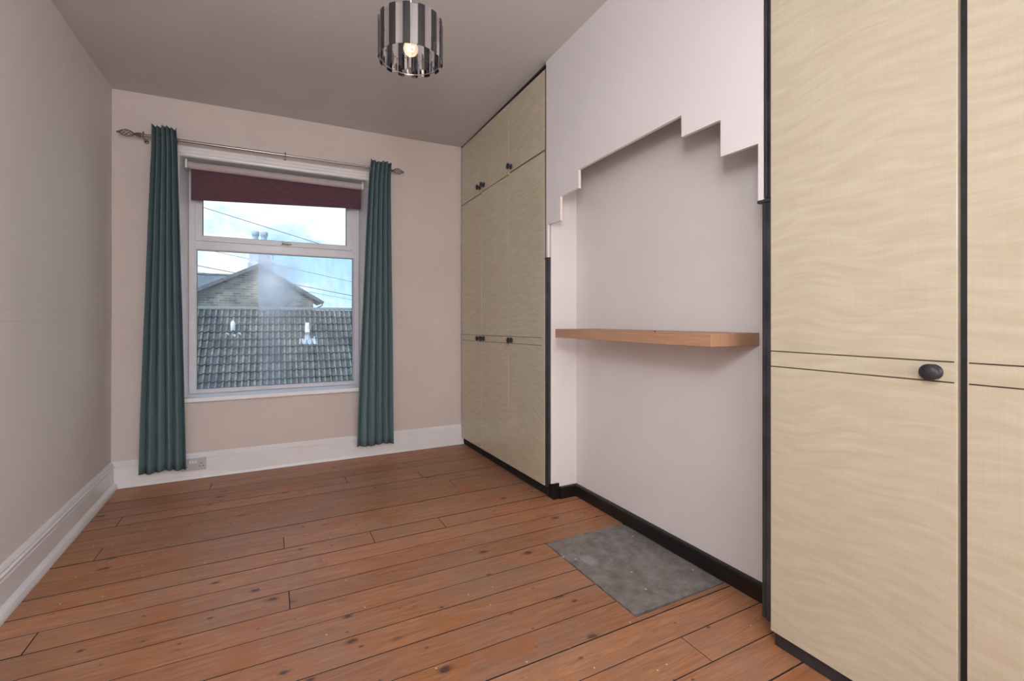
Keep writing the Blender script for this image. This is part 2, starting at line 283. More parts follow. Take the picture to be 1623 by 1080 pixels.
# window glass: clear, faintly reflective; the big pane has a pale reflected glare painted in
def glass(name, glare_dirt):
    m = bpy.data.materials.new(name); m.use_nodes = True; nt = m.node_tree; nt.nodes.clear()
    out = N(nt, 'ShaderNodeOutputMaterial'); tr = N(nt, 'ShaderNodeBsdfTransparent'); tr.inputs[0].default_value = (.95, .98, 1, 1)
    gl = N(nt, 'ShaderNodeBsdfGlossy'); gl.inputs['Roughness'].default_value = .10
    fz = N(nt, 'ShaderNodeFresnel'); fz.inputs[0].default_value = 1.25
    a = N(nt, 'ShaderNodeMixShader'); L(nt, fz.outputs[0], a.inputs[0]); L(nt, tr.outputs[0], a.inputs[1]); L(nt, gl.outputs[0], a.inputs[2])
    if not glare_dirt: L(nt, a.outputs[0], out.inputs[0]); return m
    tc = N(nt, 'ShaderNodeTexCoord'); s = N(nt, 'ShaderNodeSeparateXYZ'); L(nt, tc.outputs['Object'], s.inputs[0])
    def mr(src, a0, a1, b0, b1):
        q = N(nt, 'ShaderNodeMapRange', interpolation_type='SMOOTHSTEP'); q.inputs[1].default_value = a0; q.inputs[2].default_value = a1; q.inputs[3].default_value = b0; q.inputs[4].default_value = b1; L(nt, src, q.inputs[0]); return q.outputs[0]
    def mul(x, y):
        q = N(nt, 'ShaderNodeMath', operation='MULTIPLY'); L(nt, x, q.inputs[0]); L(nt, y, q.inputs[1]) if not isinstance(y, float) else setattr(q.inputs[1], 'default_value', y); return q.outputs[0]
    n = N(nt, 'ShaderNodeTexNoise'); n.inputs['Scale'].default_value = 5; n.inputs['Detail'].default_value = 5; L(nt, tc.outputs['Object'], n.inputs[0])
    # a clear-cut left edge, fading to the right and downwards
    xl = mr(s.outputs['X'], GLARE[0]-.004, GLARE[0]+.012, 0, 1); xr = mr(s.outputs['X'], GLARE[0]+.10, GLARE[0]+.40, 1, 0)
    zb = mr(s.outputs['Z'], GLARE[1], GLARE[1]+.26, .15, 1); zt = mr(s.outputs['Z'], GLARE[2]-.12, GLARE[2]+.02, 1, .35)
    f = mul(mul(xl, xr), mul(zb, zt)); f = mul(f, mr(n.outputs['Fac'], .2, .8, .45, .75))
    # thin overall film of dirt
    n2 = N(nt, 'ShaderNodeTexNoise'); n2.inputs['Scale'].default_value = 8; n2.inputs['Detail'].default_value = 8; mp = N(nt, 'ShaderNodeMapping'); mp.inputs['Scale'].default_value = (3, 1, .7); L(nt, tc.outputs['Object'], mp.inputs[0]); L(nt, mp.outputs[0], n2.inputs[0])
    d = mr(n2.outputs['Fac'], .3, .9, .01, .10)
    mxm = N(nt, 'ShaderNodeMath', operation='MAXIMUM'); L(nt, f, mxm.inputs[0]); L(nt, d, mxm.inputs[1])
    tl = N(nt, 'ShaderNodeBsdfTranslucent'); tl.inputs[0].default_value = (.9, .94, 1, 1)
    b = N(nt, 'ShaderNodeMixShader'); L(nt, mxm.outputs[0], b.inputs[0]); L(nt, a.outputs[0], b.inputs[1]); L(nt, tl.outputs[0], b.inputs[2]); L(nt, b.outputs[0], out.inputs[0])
    return m
GLARE = (-.105, 1.10, 1.62)
M['glass'] = glass('clear_glass', False); M['glass_glare_dirt'] = glass('dirty_glare_glass', True)
def emis(name, col, s):
    m = bpy.data.materials.new(name); m.use_nodes = True; nt = m.node_tree; nt.nodes.clear()
    o = N(nt, 'ShaderNodeOutputMaterial'); e = N(nt, 'ShaderNodeEmission'); e.inputs[0].default_value = (*col, 1); e.inputs[1].default_value = s; L(nt, e.outputs[0], o.inputs[0]); return m
M['filament'] = emis('lit_filament', (1, .72, .42), 45)

# ------------------------------------------------------------------ geometry helpers (meshes are written in world metres)
class MB:
    def __init__(s): s.v = []; s.f = []; s.mi = []; s.sm = []
    def add(s, vs, fs, mi=0, smooth=False):
        k = len(s.v); s.v += [tuple(p) for p in vs]; s.f += [tuple(k+i for i in q) for q in fs]
        s.mi += [mi]*len(fs); s.sm += [smooth]*len(fs)
    def box(s, x0, x1, y0, y1, z0, z1, mi=0, shear=0.):
        # shear: z rises by shear per metre of -y
        zs = lambda z, y: z+shear*(3.93-y)
        P = [(x, y, zs(z, y)) for z in (z0, z1) for y in (y0, y1) for x in (x0, x1)]
        s.add(P, [(0, 2, 3, 1), (4, 5, 7, 6), (0, 1, 5, 4), (2, 6, 7, 3), (0, 4, 6, 2), (1, 3, 7, 5)], mi)
    def bbox(s, x0, x1, y0, y1, z0, z1, bev=.003, seg=2, mi=0, shear=0.):
        bm = bmesh.new(); r = bmesh.ops.create_cube(bm, size=1)
        for v in bm.verts: v.co = Vector((x0+(v.co.x+.5)*(x1-x0), y0+(v.co.y+.5)*(y1-y0), z0+(v.co.z+.5)*(z1-z0)))
        bmesh.ops.bevel(bm, geom=bm.edges[:], offset=bev, segments=seg, profile=.5, affect='EDGES', clamp_overlap=True)
        for v in bm.verts: v.co.z += shear*(3.93-v.co.y)
        bm.verts.index_update(); s.add([v.co[:] for v in bm.verts], [[v.index for v in f.verts] for f in bm.faces], mi); bm.free()
    def prism(s, poly, d0, d1, axis='x', mi=0):
        n = len(poly)
        P = {'x': lambda a, b, d: (d, a, b), 'y': lambda a, b, d: (a, d, b), 'z': lambda a, b, d: (a, b, d)}[axis]
        vs = [P(a, b, d0) for a, b in poly]+[P(a, b, d1) for a, b in poly]
        fs = [tuple(range(n))[::-1], tuple(range(n, 2*n))]+[(i, (i+1) % n, n+(i+1) % n, n+i) for i in range(n)]
        s.add(vs, fs, mi)
    def extrude(s, prof, p0, p1, out, mi=0, smooth=False):
        # prof: (distance from wall, z); from p0 to p1 (xy), 'out' unit vector away from the wall
        n = len(prof); vs = []
        for p in (p0, p1):
            for d, z in prof: vs.append((p[0]+out[0]*d, p[1]+out[1]*d, z))
        fs = [(i, i+1, n+i+1, n+i) for i in range(n-1)]+[(n-1, 0, n, 2*n-1), tuple(range(n))[::-1], tuple(range(n, 2*n))]
        s.add(vs, fs, mi, smooth)
    def tube(s, pts, r, seg=8, mi=0, cap=True, radii=None):
        pts = [Vector(p) for p in pts]; n = len(pts); vs = []; prevu = None
        for i, p in enumerate(pts):
            t = (pts[min(i+1, n-1)]-pts[max(i-1, 0)]).normalized()
            u = (prevu-t*prevu.dot(t)) if prevu else t.orthogonal()
            u.normalize(); prevu = u; w_ = t.cross(u); rr = radii[i] if radii else r
            for k in range(seg):
                a = 2*PI*k/seg; vs.append(p+u*math.cos(a)*rr+w_*math.sin(a)*rr)
        fs = [(i*seg+k, i*seg+(k+1) % seg, (i+1)*seg+(k+1) % seg, (i+1)*seg+k) for i in range(n-1) for k in range(seg)]
        s.add(vs, fs, mi, True)
        if cap: s.add(vs[:seg], [tuple(range(seg))[::-1]], mi); s.add(vs[-seg:], [tuple(range(seg))], mi)
    def lathe(s, prof, c, axis='z', seg=24, mi=0, sign=1):
        # prof: (radius, along)
        vs = []; n = len(prof)
        for r, h in prof:
            for k in range(seg):
                a = 2*PI*k/seg; p, q = r*math.cos(a), r*math.sin(a)
                vs.append({'z': (c[0]+p, c[1]+q, c[2]+h), 'x': (c[0]+sign*h, c[1]+p, c[2]+q), 'y': (c[0]+p, c[1]+sign*h, c[2]+q)}[axis])
        fs = [(i*seg+k, i*seg+(k+1) % seg, (i+1)*seg+(k+1) % seg, (i+1)*seg+k) for i in range(n-1) for k in range(seg)]
        s.add(vs, fs, mi, True)
    def build(s, name, mats, parent=None, origin=None):
        o0 = Vector(origin) if origin is not None else (world_loc(parent) if parent else Vector((0, 0, 0)))
        me = bpy.data.meshes.new(name); me.from_pydata([tuple(Vector(v)-o0) for v in s.v], [], s.f)
        for mm in (mats if isinstance(mats, (list, tuple)) else [mats]): me.materials.append(mm)
        for i, p in enumerate(me.polygons): p.material_index = s.mi[i]; p.use_smooth = s.sm[i]
        me.validate(); me.update()
        bm = bmesh.new(); bm.from_mesh(me); bmesh.ops.recalc_face_normals(bm, faces=bm.faces[:]); bm.to_mesh(me); bm.free()
        o = bpy.data.objects.new(name, me); COL.objects.link(o)
        if parent: o.parent = parent; o.location = o0-world_loc(parent)
        else: o.location = o0
        return o
def world_loc(o):
    v = Vector((0, 0, 0))
    while o: v += o.location; o = o.parent
    return v
def thing(name, label, cat, loc=(0, 0, 0), group=None):
    o = bpy.data.objects.new(name, None); COL.objects.link(o); o.location = loc; o.empty_display_size = .1
    o['label'] = label; o['category'] = cat
    if group: o['group'] = group
    return o
def tag(o, label, cat, group=None):
    o['label'] = label; o['category'] = cat
    if group: o['group'] = group
    return o
def struct(o, label=None, cat=None):
    o['kind'] = 'structure'
    if label: o['label'] = label
    if cat: o['category'] = cat
    return o
def copy(o, loc, parent=None):
    c = o.copy(); COL.objects.link(c); c.location = loc; c.parent = parent
    return c

# ------------------------------------------------------------------ room shell
YB = 3.965           # inner face of the window wall
def XL(y): return -.955+.018*(YB-y)
YF = -2.80           # wall behind the camera
XR = 1.735           # chimney wall inside the recess
# window opening
WX0, WX1, WZ0, WZ1 = -.578, .703, .555, 2.281
# back wall with opening (thick)
b = MB()
for x0, x1, z0, z1 in ((-1.06, WX0, -.05, 2.9), (WX1, 2.1, -.05, 2.9), (WX0, WX1, -.05, WZ0), (WX0, WX1, WZ1, 2.9)):
    b.box(x0, x1, YB, YB+.30, z0, z1)
struct(b.build('wall_back', M['wall']), 'peach painted window wall', 'wall')
b = MB()
n = 24; vs = []; fs = []
for i in range(n+1):
    y = YF+(YB+.05-YF)*i/n
    wob = .006*math.sin(y*2.3)+.004*math.sin(y*5.1+1)
    vs += [(XL(y)+wob*0, y, -.05), (XL(y), y, .2), (XL(y)+wob, y, 1.1), (XL(y)+wob, y, 1.9), (XL(y)+.004, y, 2.85), (XL(y)-.12, y, 2.85), (XL(y)-.12, y, -.05)]
for i in range(n):
    for k in range(7): fs.append((i*7+k, i*7+(k+1) % 7, (i+1)*7+(k+1) % 7, (i+1)*7+k))
fs += [tuple(range(7)), tuple(range(n*7, n*7+7))]
b.add(vs, fs)
struct(b.build('wall_left', M['wall_left']), 'plain warm grey plastered left wall', 'wall')
# right side: chimney wall in the recess with its short left return
b = MB()
b.box(XR, XR+.1, 1.044, 2.458, -.02, 2.9)
b.box(1.542, XR+.1, 2.458, 2.499, .099, 1.50); b.box(1.602, XR+.1, 2.458, 2.499, -.02, .099); b.box(1.542, XR+.1, 2.458, 2.499, 1.50, 2.9)
struct(b.build('wall_right', M['recess']), 'pale pink chimney wall inside the stepped recess', 'wall')
b = MB(); b.box(2.05, 2.15, YF, YB+.05, -.05, 2.9)
struct(b.build('wall_right_outer', M['recess']), 'masonry behind the wardrobes', 'wall')
b = MB(); b.box(-1.1, 2.15, YF-.1, YF, -.05, 2.9)
struct(b.build('wall_front', M['wall']), 'plain wall behind the camera', 'wall')
# ceiling, slightly out of level
def ZC(x, y):
    t = (x+.955)/2.475; yy = max(YB-y, 0); yl = min(yy, 2.4)
    return (2.668-.030*yl)*(1-t)+(2.694+.029*yl)*t
b = MB(); nx, ny = 14, 26; vs = []
for j in range(ny+1):
    for i in range(nx+1):
        x = -1.06+(2.2+1.06)*i/nx; y = YF-.1+(YB+.2-YF+.1)*j/ny
        vs.append((x, y, ZC(x, y)+.003*math.sin(3*x+2*y)))
K = (nx+1)*(ny+1); vs += [(x, y, 2.95) for x, y, z in vs]
fs = [(j*(nx+1)+i, j*(nx+1)+i+1, (j+1)*(nx+1)+i+1, (j+1)*(nx+1)+i) for j in range(ny) for i in range(nx)]
fs += [tuple(K+q for q in f[::-1]) for f in fs]
b.add(vs, fs); struct(b.build('ceiling', M['ceiling']), 'pale grey plaster ceiling', 'ceiling')

# floor: dark base with each board laid on it
b = MB(); b.box(-1.06, 2.15, YF-.1, YB+.05, -.10, -.022)
floor = struct(b.build('floor', M['dark']), 'bare varnished orange pine floorboards', 'floor')
joints = [3.975, 3.918, 3.78, 3.643, 3.502, 3.363, 3.226, 3.088, 2.952, 2.811, 2.669, 2.533, 2.392, 2.260, 2.129, 1.992, 1.855, 1.720, 1.587, 1.451, 1.317, 1.183, 1.050, .912]
while joints[-1] > YF: joints.append(joints[-1]-.1365)
butts = {(2.669, 2.533): [.051], (2.129, 1.992): [.060], (2.952, 2.811): [-.741], (2.260, 2.129): [-.747], (2.533, 2.392): [.458, .834], (3.502, 3.363): [.46],
         (1.183, 1.050): [1.282], (3.78, 3.643): [-.37], (3.363, 3.226): [-.757, .95], (1.587, 1.451): [-.2], (1.050, .912): [.35], (3.088, 2.952): [1.1]}
HX0, HY0, HY1 = 1.220, 1.345, 1.996
def plank(poly):
    # poly (x, y) corners; top edge eased by a small bevel
    bm = bmesh.new(); vs = [bm.verts.new((x, y, -.0215)) for x, y in poly]; f = bm.faces.new(vs)
    r = bmesh.ops.extrude_face_region(bm, geom=[f]); up = [g for g in r['geom'] if isinstance(g, bmesh.types.BMVert)]
    dz = random.uniform(-.0010, .0006)
    for v in up: v.co.z = dz
    te = [e for e in bm.edges if all(abs(v.co.z-dz) < 1e-6 for v in e.verts)]
    bmesh.ops.bevel(bm, geom=te, offset=rnd.choice([.0009, .0013, .0018]), segments=1, affect='EDGES')
    bm.normal_update(); bm.verts.index_update(); q = MB(); vv = [v.co[:] for v in bm.verts]
    k = len(q.v); q.v += vv
    for f in bm.faces: q.f.append(tuple(v.index for v in f.verts)); q.mi.append(0 if abs(f.normal.z) > .9 else 1); q.sm.append(False)
    bm.free()
    cx = min(p[0] for p in poly); cy = min(p[1] for p in poly)
    return q.build('plank', [M['plank'], M['joint_dirt']], floor, origin=(cx, cy, 0))
rnd = random.Random(5)
for a, c in zip(joints[:-1], joints[1:]):
    if c < YF-.2: break
    g0 = rnd.choice([.0004, .0007, .0012, .0018]); g1 = rnd.choice([.0004, .0007, .0012])
    y1 = a-g0; y0 = c+g1
    xr = 1.745 if 1.02 < a < 2.60 else (1.63 if a >= 2.6 else 1.60)
    xl = XL(a)-.0
    bs = butts.get((a, c), [])
    if not bs and rnd.random() < .35: bs = [rnd.uniform(-.6, 1.1)] if c < .9 else []
    xs = [xl]+bs+[xr]
    for i in range(len(xs)-1):
        x0 = xs[i]+(.0006 if i else 0); x1 = xs[i+1]-(.0006 if i < len(xs)-2 else 0)
        if i == len(xs)-2 and y0 < HY1-.02 and y1 > HY0+.02:      # meets the hearth
            if y0 < HY0: plank([(x0, y0), (x1, y0), (x1, HY0-.004), (HX0-.002, HY0-.004), (HX0-.002, y1), (x0, y1)])
            else: plank([(x0, y0), (HX0-.003, y0), (HX0-.003, y1), (x0, y1)])
        else: plank([(x0, y0), (x1, y0), (x1, y1), (x0, y1)])
# hearth slab set into the boards, slightly ragged edges
b = MB(); rr = random.Random(3); poly = []
def edge(p, q, n):
    for i in range(n):
        t = i/n; poly.append((p[0]+(q[0]-p[0])*t+rr.uniform(-.0025, .0025), p[1]+(q[1]-p[1])*t+rr.uniform(-.0025, .0025)))
edge((HX0+.004, HY0+.012), (1.708, HY0-.0), 24); edge((1.712, HY0+.002), (1.712, HY1-.006), 20); edge((1.708, HY1+.0), (HX0+.003, HY1-.004), 24); edge((HX0+.002, HY1-.006), (HX0+.004, HY0+.014), 26)
b.prism(poly, -.0215, -.0004, 'z')
b.build('hearth_slab', M['hearth'], None, origin=(1.465, 1.67, -.0215))
tag(bpy.data.objects['hearth_slab'], 'grey stone hearth slab let into the floorboards below the recess', 'hearth')

# skirtings
prof = [(0, -.002), (.030, -.002), (.030, .006), (.026, .016), (.019, .022), (.019, .128), (.016, .133), (.020, .137), (.020, .150), (.013, .158), (.013, .164), (.006, .176), (0, .177)]
b = MB(); b.extrude(prof, (XL(YB)+.005, YB), (1.66, YB), (0, -1)); struct(b.build('baseboard_back', M['gloss_white']), 'white skirting below the window', 'skirting')
prof = [(0, -.002), (.042, -.002), (.041, .012), (.036, .026), (.027, .036), (.019, .041), (.019, .128), (.015, .134), (.020, .140), (.021, .150), (.014, .157), (.016, .164), (.008, .178), (0, .180)]
b = MB(); d = Vector((XL(YF)-XL(YB), YF-YB)).normalized()
b.extrude(prof, (XL(YB-.02), YB-.02), (XL(YF), YF), (d.y*-1, d.x)); struct(b.build('baseboard_left', M['gloss_white']), 'white moulded skirting along the left wall', 'skirting')
prof = [(0, -.002), (.016, -.002), (.020, .002), (.020, .066), (.016, .072), (0, .074)]
b = MB(); b.extrude(prof, (XR, 2.458), (XR, 1.02), (-1, 0)); b.extrude(prof, (1.602, 2.458), (XR, 2.458), (0, -1))
struct(b.build('baseboard_right', M['black']), 'black painted low skirting around the recess', 'skirting')

# ------------------------------------------------------------------ window
win = bpy.data.objects.new('window_1', None); COL.objects.link(win); win.location = (.06, 4.15, .56); struct(win, 'white double glazed window with top opening light', 'window')
FX0, FX1, FZ0, FZ1, FY = -.552, .662, .572, 2.275, 4.15
# splayed reveal linings
b = MB()
b.prism([(WX0, YB-.002), (FX0, FY+.02), (FX0-.06, FY+.02), (WX0-.0, YB+.02)], WZ0, WZ1+.02, 'z')
b.prism([(WX1, YB-.002), (FX1, FY+.02), (FX1+.06, FY+.02), (WX1, YB+.02)], WZ0, WZ1+.02, 'z')
b.box(WX0, WX1, YB-.002, FY+.02, 2.278, 2.30)
b.build('reveal_lining', M['gloss_white'], win)
b = MB(); b.bbox(WX0-.03, WX1+.03, YB-.035, YB+.006, .541, .571, .004); b.bbox(WX0, WX1, YB-.01, FY+.02, .545, .571, .002)
b.build('window_sill', M['sill'], win)
def frame(b, x0, x1, z0, z1, wd, y0, y1, wb=None, wt=None):
    wb = wd if wb is None else wb; wt = wd if wt is None else wt
    b.bbox(x0, x0+wd, y0, y1, z0, z1, .003); b.bbox(x1-wd, x1, y0, y1, z0, z1, .003)
    b.bbox(x0+wd-.002, x1-wd+.002, y0+.0005, y1, z0, z0+wb, .003); b.bbox(x0+wd-.002, x1-wd+.002, y0+.0005, y1, z1-wt, z1, .003)
b = MB(); frame(b, FX0, FX1, FZ0, FZ1, .043, FY, FY+.06, .025, .04)
b.bbox(FX0+.04, FX1-.04, FY+.0006, FY+.06, 1.652, 1.722, .003)      # transom
b.bbox(.600, .630, FY+.0003, FY+.05, 1.70, 2.25, .002); b.bbox(-.53, -.505, FY+.0003, FY+.05, 1.70, 2.25, .002)
b.build('window_frame', M['upvc'], win)
# glazing bead of the lower light
b = MB(); frame(b, -.512, .618, .594, 1.656, .009, FY+.008, FY+.05); b.build('glazing_bead', M['upvc'], win)
b = MB(); frame(b, -.5045, .6105, .6015, 1.6485, .003, FY+.014, FY+.04); b.build('gasket', M['gasket'], win)
sash = MB(); frame(sash, -.512, .604, 1.713, 2.235, .047, FY-.012, FY+.045, .040, .045); sash = sash.build('sash_frame', M['upvc'], win)
b = MB(); frame(b, -.4655, .5575, 1.7525, 2.191, .003, FY-.002, FY+.03); b.build('gasket', M['gasket'], sash)
b = MB(); b.box(-.466, .558, FY+.012, FY+.016, 1.752, 2.192); b.build('glass_pane', M['glass'], sash)
b = MB(); b.box(-.503, .610, FY+.020, FY+.024, .602, 1.649); g = b.build('glass_pane', M['glass_glare_dirt'], win, origin=(0, FY, 0)); 
# handle on the top light
b = MB(); b.bbox(.055, .115, FY-.020, FY-.011, 1.722, 1.741, .003); b.tube([(.068, FY-.018, 1.731), (.068, FY-.040, 1.731)], .006); b.tube([(.064, FY-.038, 1.731), (.085, FY-.043, 1.730), (.135, FY-.038, 1.7285)], .0055, 8)
b.build('handle', M['steel'], sash)
# architrave above and beside
b = MB(); A = [(0, 2.281), (.016, 2.281), (.018, 2.290), (.014, 2.298), (.018, 2.304), (.018, 2.318), (.024, 2.328), (.024, 2.343), (0, 2.348)]
b.extrude(A, (WX0-.055, YB), (WX1+.055, YB), (0, -1))
b.box(WX0-.055, WX0, YB-.018, YB, .57, 2.29); b.box(WX1, WX1+.055, YB-.018, YB, .57, 2.29)
struct(b.build('trim_1', M['gloss_white']), 'white moulded architrave round the window', 'trim')

# roller blind
bl = thing('roller_blind', 'burgundy roller blind rolled most of the way up inside the window', 'blind', (.07, 4.03, 2.23))
b = MB(); b.tube([(-.535, 4.015, 2.233), (.660, 4.015, 2.232)], .027, 20); b.build('roller', M['blind_back'], bl)
b = MB(); ns = 30; vs = []; fs = []
for i in range(ns+1):
    t = i/ns; x = -.522+(.657+.522)*t
    zt = 2.225; zb = 1.990+(2.053-1.990)*t
    for z in (zt, zb): vs += [(x, 4.030, z), (x, 4.034, z)]
for i in range(ns):
    a = i*4; c = a+4; fs += [(a, c, c+2, a+2), (a+1, a+3, c+3, c+1), (a+2, c+2, c+3, a+3), (a, a+1, c+1, c)]
fs += [(0, 2, 3, 1), (ns*4, ns*4+1, ns*4+3, ns*4+2)]
b.add(vs, fs); b.build('blind_fabric', M['blind'], bl)
b = MB()
P = [(-.522, 1.990), (.657, 2.053), (.657, 2.070), (-.522, 2.007)]; b.prism(P, 4.024, 4.040, 'y'); b.build('bottom_bar', M['blind'], bl)
for x in (-.547, .664):
    b = MB(); b.bbox(x-.006, x+.008, 3.985, 4.05, 2.205, 2.268, .004); b.lathe([(0, -.008), (.02, -.008), (.024, 0), (.02, .01), (0, .01)], (x, 4.015, 2.233), 'x', 16); b.build('bracket', M['rocker'], bl)
b = MB(); zz = [2.215-i*.02 for i in range(36)]
for dx in (0, .014):
    for z in zz: b.add([(.668+dx+sx_*.0022, 3.993+sy*.0022, z+sz*.003) for sx_, sy, sz in ((1, 0, 0), (-1, 0, 0), (0, 1, 0), (0, -1, 0), (0, 0, 1), (0, 0, -1))], [(0, 2, 4), (2, 1, 4), (1, 3, 4), (3, 0, 4), (2, 0, 5), (1, 2, 5), (3, 1, 5), (0, 3, 5)])
b.tube([(.668, 3.993, 2.22), (.668, 3.993, 1.51), (.671, 3.993, 1.503), (.675, 3.993, 1.500), (.679, 3.993, 1.503), (.682, 3.993, 1.51), (.682, 3.993, 2.22)], .0009, 5)
b.build('bead_chain', M['rocker'], bl)

# ------------------------------------------------------------------ curtain pole and curtains
RY = 3.868
def rodz(x): return 2.352+(x+.81)*.0052
pole = thing('curtain_pole', 'brushed steel curtain pole with twisted cage finials above the window', 'curtain pole', (.04, RY, 2.356))
b = MB(); b.tube([(-.80, RY, rodz(-.80)), (.10, RY, rodz(.1))], .0095, 14); b.tube([(.09, RY, rodz(.1)), (.875, RY, rodz(.875))], .0078, 14); b.build('rod', M['steel'], pole)
def finial(x, sg):
    b = MB(); z = rodz(x)
    b.lathe([(0, -.025), (.0125, -.025), (.0135, -.02), (.0125, -.002), (.010, .004), (.006, .010), (.006, .016), (0, .016)], (x, RY, z), 'x', 14, sign=sg)
    for k in range(6):
        pts = []
        for i in range(15):
            t = i/14; a = 2*PI*k/6+t*PI*1.15; r = .0225*math.sin(PI*(.06+.88*t))**.9; pts.append((x+sg*(.012+.080*t), RY+r*math.cos(a), z+r*math.sin(a)))
        b.tube(pts, .0020, 6)
    b.lathe([(0, .088), (.004, .088), (.0065, .094), (.0055, .102), (0, .107)], (x, RY, z), 'x', 12, sign=sg)
    b.build('finial', M['iron'], pole)
finial(-.80, -1); finial(.875, 1)
for x in (-.765, .085, .845):
    z = rodz(x); b = MB()
    b.tube([(x, YB+.001, z-.012), (x, RY+.02, z-.012), (x, RY+.006, z-.016)], .005, 8); b.lathe([(0, 0), (.014, 0), (.014, .004), (.010, .007), (0, .007)], (x, YB, z-.012), 'y', 18, sign=-1)
    b.tube([(x, RY+.013*math.cos(a), z+.013*math.sin(a)) for a in [PI*(.75+i*.125)for i in range(11)]], .0035, 6)
    b.lathe([(0, 0), (.004, 0), (.0055, .006), (.003, .012), (0, .014)], (x, RY, z+.012), 'z', 10)
    b.build('bracket', M['iron'], pole)

def curtain(label, top, bot, zt, zb, nw, seed, flare):
    r = random.Random(seed); c = thing('curtain', label, 'curtain', ((top[0]+top[1])/2, RY, zb), 'teal eyelet curtains')
    b = MB(); nu, nz_ = 220, 40; vs = []
    ph = [r.uniform(-.25, .25) for _ in range(nw*2+2)]; am = [r.uniform(.75, 1.1) for _ in range(nw*2+2)]
    for j in range(nz_+1):
        t = j/nz_; z = zt+(zb-zt)*t
        x0 = top[0]+(bot[0]-top[0])*(t**.8); x1 = top[1]+(bot[1]-top[1])*(t**flare)
        for i in range(nu+1):
            u = i/nu; q = u*nw; k = min(int(q*2), nw*2-1)
            a = am[k]*(1-(q*2-k))+am[k+1]*(q*2-k); p_ = (ph[k]*(1-(q*2-k))+ph[k+1]*(q*2-k))*t
            # rounded fold fronts with narrow deep creases between them
            wq = PI*q+p_*1.1; cc = abs(math.cos(wq))
            y = RY-.012+.036*min(t/.06, 1)-a*(.058-.010*t)*cc**.75
            xx = x0+(x1-x0)*u-.003*math.sin(2*wq)+.003*math.sin(6*t+5*u)*t
            zz = z+(.005*math.sin(9*u+seed))*(1 if j in (0, nz_) else 0)
            vs.append((xx, y, zz))
    fs = [(j*(nu+1)+i, j*(nu+1)+i+1, (j+1)*(nu+1)+i+1, (j+1)*(nu+1)+i) for j in range(nz_) for i in range(nu)]
    b.add(vs, fs, 0, True); o = b.build('fabric', M['curtain'], c)
    sm = o.modifiers.new('thick', 'SOLIDIFY'); sm.thickness = .0028; sm.offset = 0
    for k in range(nw*2):
        u = (k+.5)/(nw*2); x = top[0]+(top[1]-top[0])*u; bb = MB()
        pts = [(x, RY+.0205*math.cos(a), rodz(x)-.006+.0205*math.sin(a)) for a in [2*PI*i/18 for i in range(19)]]
        bb.tube(pts, .0042, 6, cap=False); bb.build('eyelet', M['iron'], c)
    return c
curtain('teal fabric eyelet curtain hanging left of the window', (-.706, -.575), (-.785, -.520), 2.415, .098, 5, 3, 1.1)
curtain('teal fabric eyelet curtain hanging right of the window', (.700, .862), (.598, .893), 2.408, .105, 5, 8, 1.25)

# ------------------------------------------------------------------ double socket on the skirting
so = thing('wall_socket', 'metal double power socket set on the skirting beside the left curtain', 'socket', (-.490, YB-.02, .103))
b = MB(); b.bbox(-.566, -.420, YB-.034, YB-.0185, .062, .146, .002); b.build('face_plate', M['plate'], so)
for x in (-.540, -.516, -.500, -.483):
    b = MB(); b.bbox(x-.0065, x+.0065, YB-.0385, YB-.033, .112, .131, .0015); b.build('rocker_switch', M['rocker'], so)
b = MB()
for cx in (-.545, -.448):
    for dx, dz, w_, h_ in ((0, .016, .0022, .004), (-.011, -.003, .004, .0024), (.011, -.003, .004, .0024)):
        b.box(cx+dx-w_, cx+dx+w_, YB-.0346, YB-.033, .093+dz-h_, .093+dz+h_)
b.build('pin_hole', M['dark'], so)['kind'] = 'stuff'

# ------------------------------------------------------------------ fitted wardrobes (door faces at x = 1.52)
DX, DT = 1.520, .020
knob_me = None
def knob(parent, y, z):
    global knob_me
    if knob_me is None:
        q = MB(); pr = [(0, 0), (.0185, 0), (.0200, .002), (.0195, .006), (.0130, .010), (.0085, .013), (.0085, .017), (.0125, .020), (.0190, .0225), (.0215, .026), (.0210, .031), (.0165, .035), (.0090, .0375), (0, .0385)]
        q.lathe(pr, (0, 0, 0), 'x', 28, sign=-1); o = q.build('knob', M['knob']); knob_me = o.data; o.parent = parent; o.location = Vector((DX, y, z))-world_loc(parent); return o
    o = bpy.data.objects.new('knob', knob_me); COL.objects.link(o); o.parent = parent; o.location = Vector((DX, y, z))-world_loc(parent); return o
def wdoor(parent, y1, y0, z0, z1, shear, grooves=None, kpos=None, inset=(.004, .004)):
    b = MB(); b.bbox(DX, DX+DT, y0, y1, z0, z1, .0016 if y1 < 1.5 else .0005, 2, 0, shear)
    d = b.build('door', M['veneer'], parent, origin=(DX, y1, z0+shear*(3.93-y1)))
    for z in (grooves or []):
        q = MB(); q.box(DX-.0005, DX+.002, y0+inset[0], y1-inset[1], z-.0018, z+.0018, 0, shear); q.build('inlay_line', M['groove'], d)
    if kpos: knob(d, kpos[0], kpos[1]+shear*(3.93-kpos[0]))
    return d
SH = .012
wf = thing('fitted_wardrobe', 'far cream fitted wardrobe with six doors beside the window wall', 'wardrobe', (1.78, 3.2, 0), 'cream fitted wardrobes')
b = MB(); b.box(DX+DT+.002, 2.045, 2.503, YB-.004, .001, 2.655, 0, .011); b.build('carcass', M['dark'], wf)
b = MB(); b.bbox(1.578, 1.60, 2.452, YB-.03, -.002, .098, .002); b.box(1.556, 1.58, 2.53, 2.452, -.002, .098)
b.build('plinth', M['black'], wf)
ys = [(3.938, 3.488), (3.4845, 3.004), (2.997, 2.501)]
tops = [2.157, 2.166, 2.172]
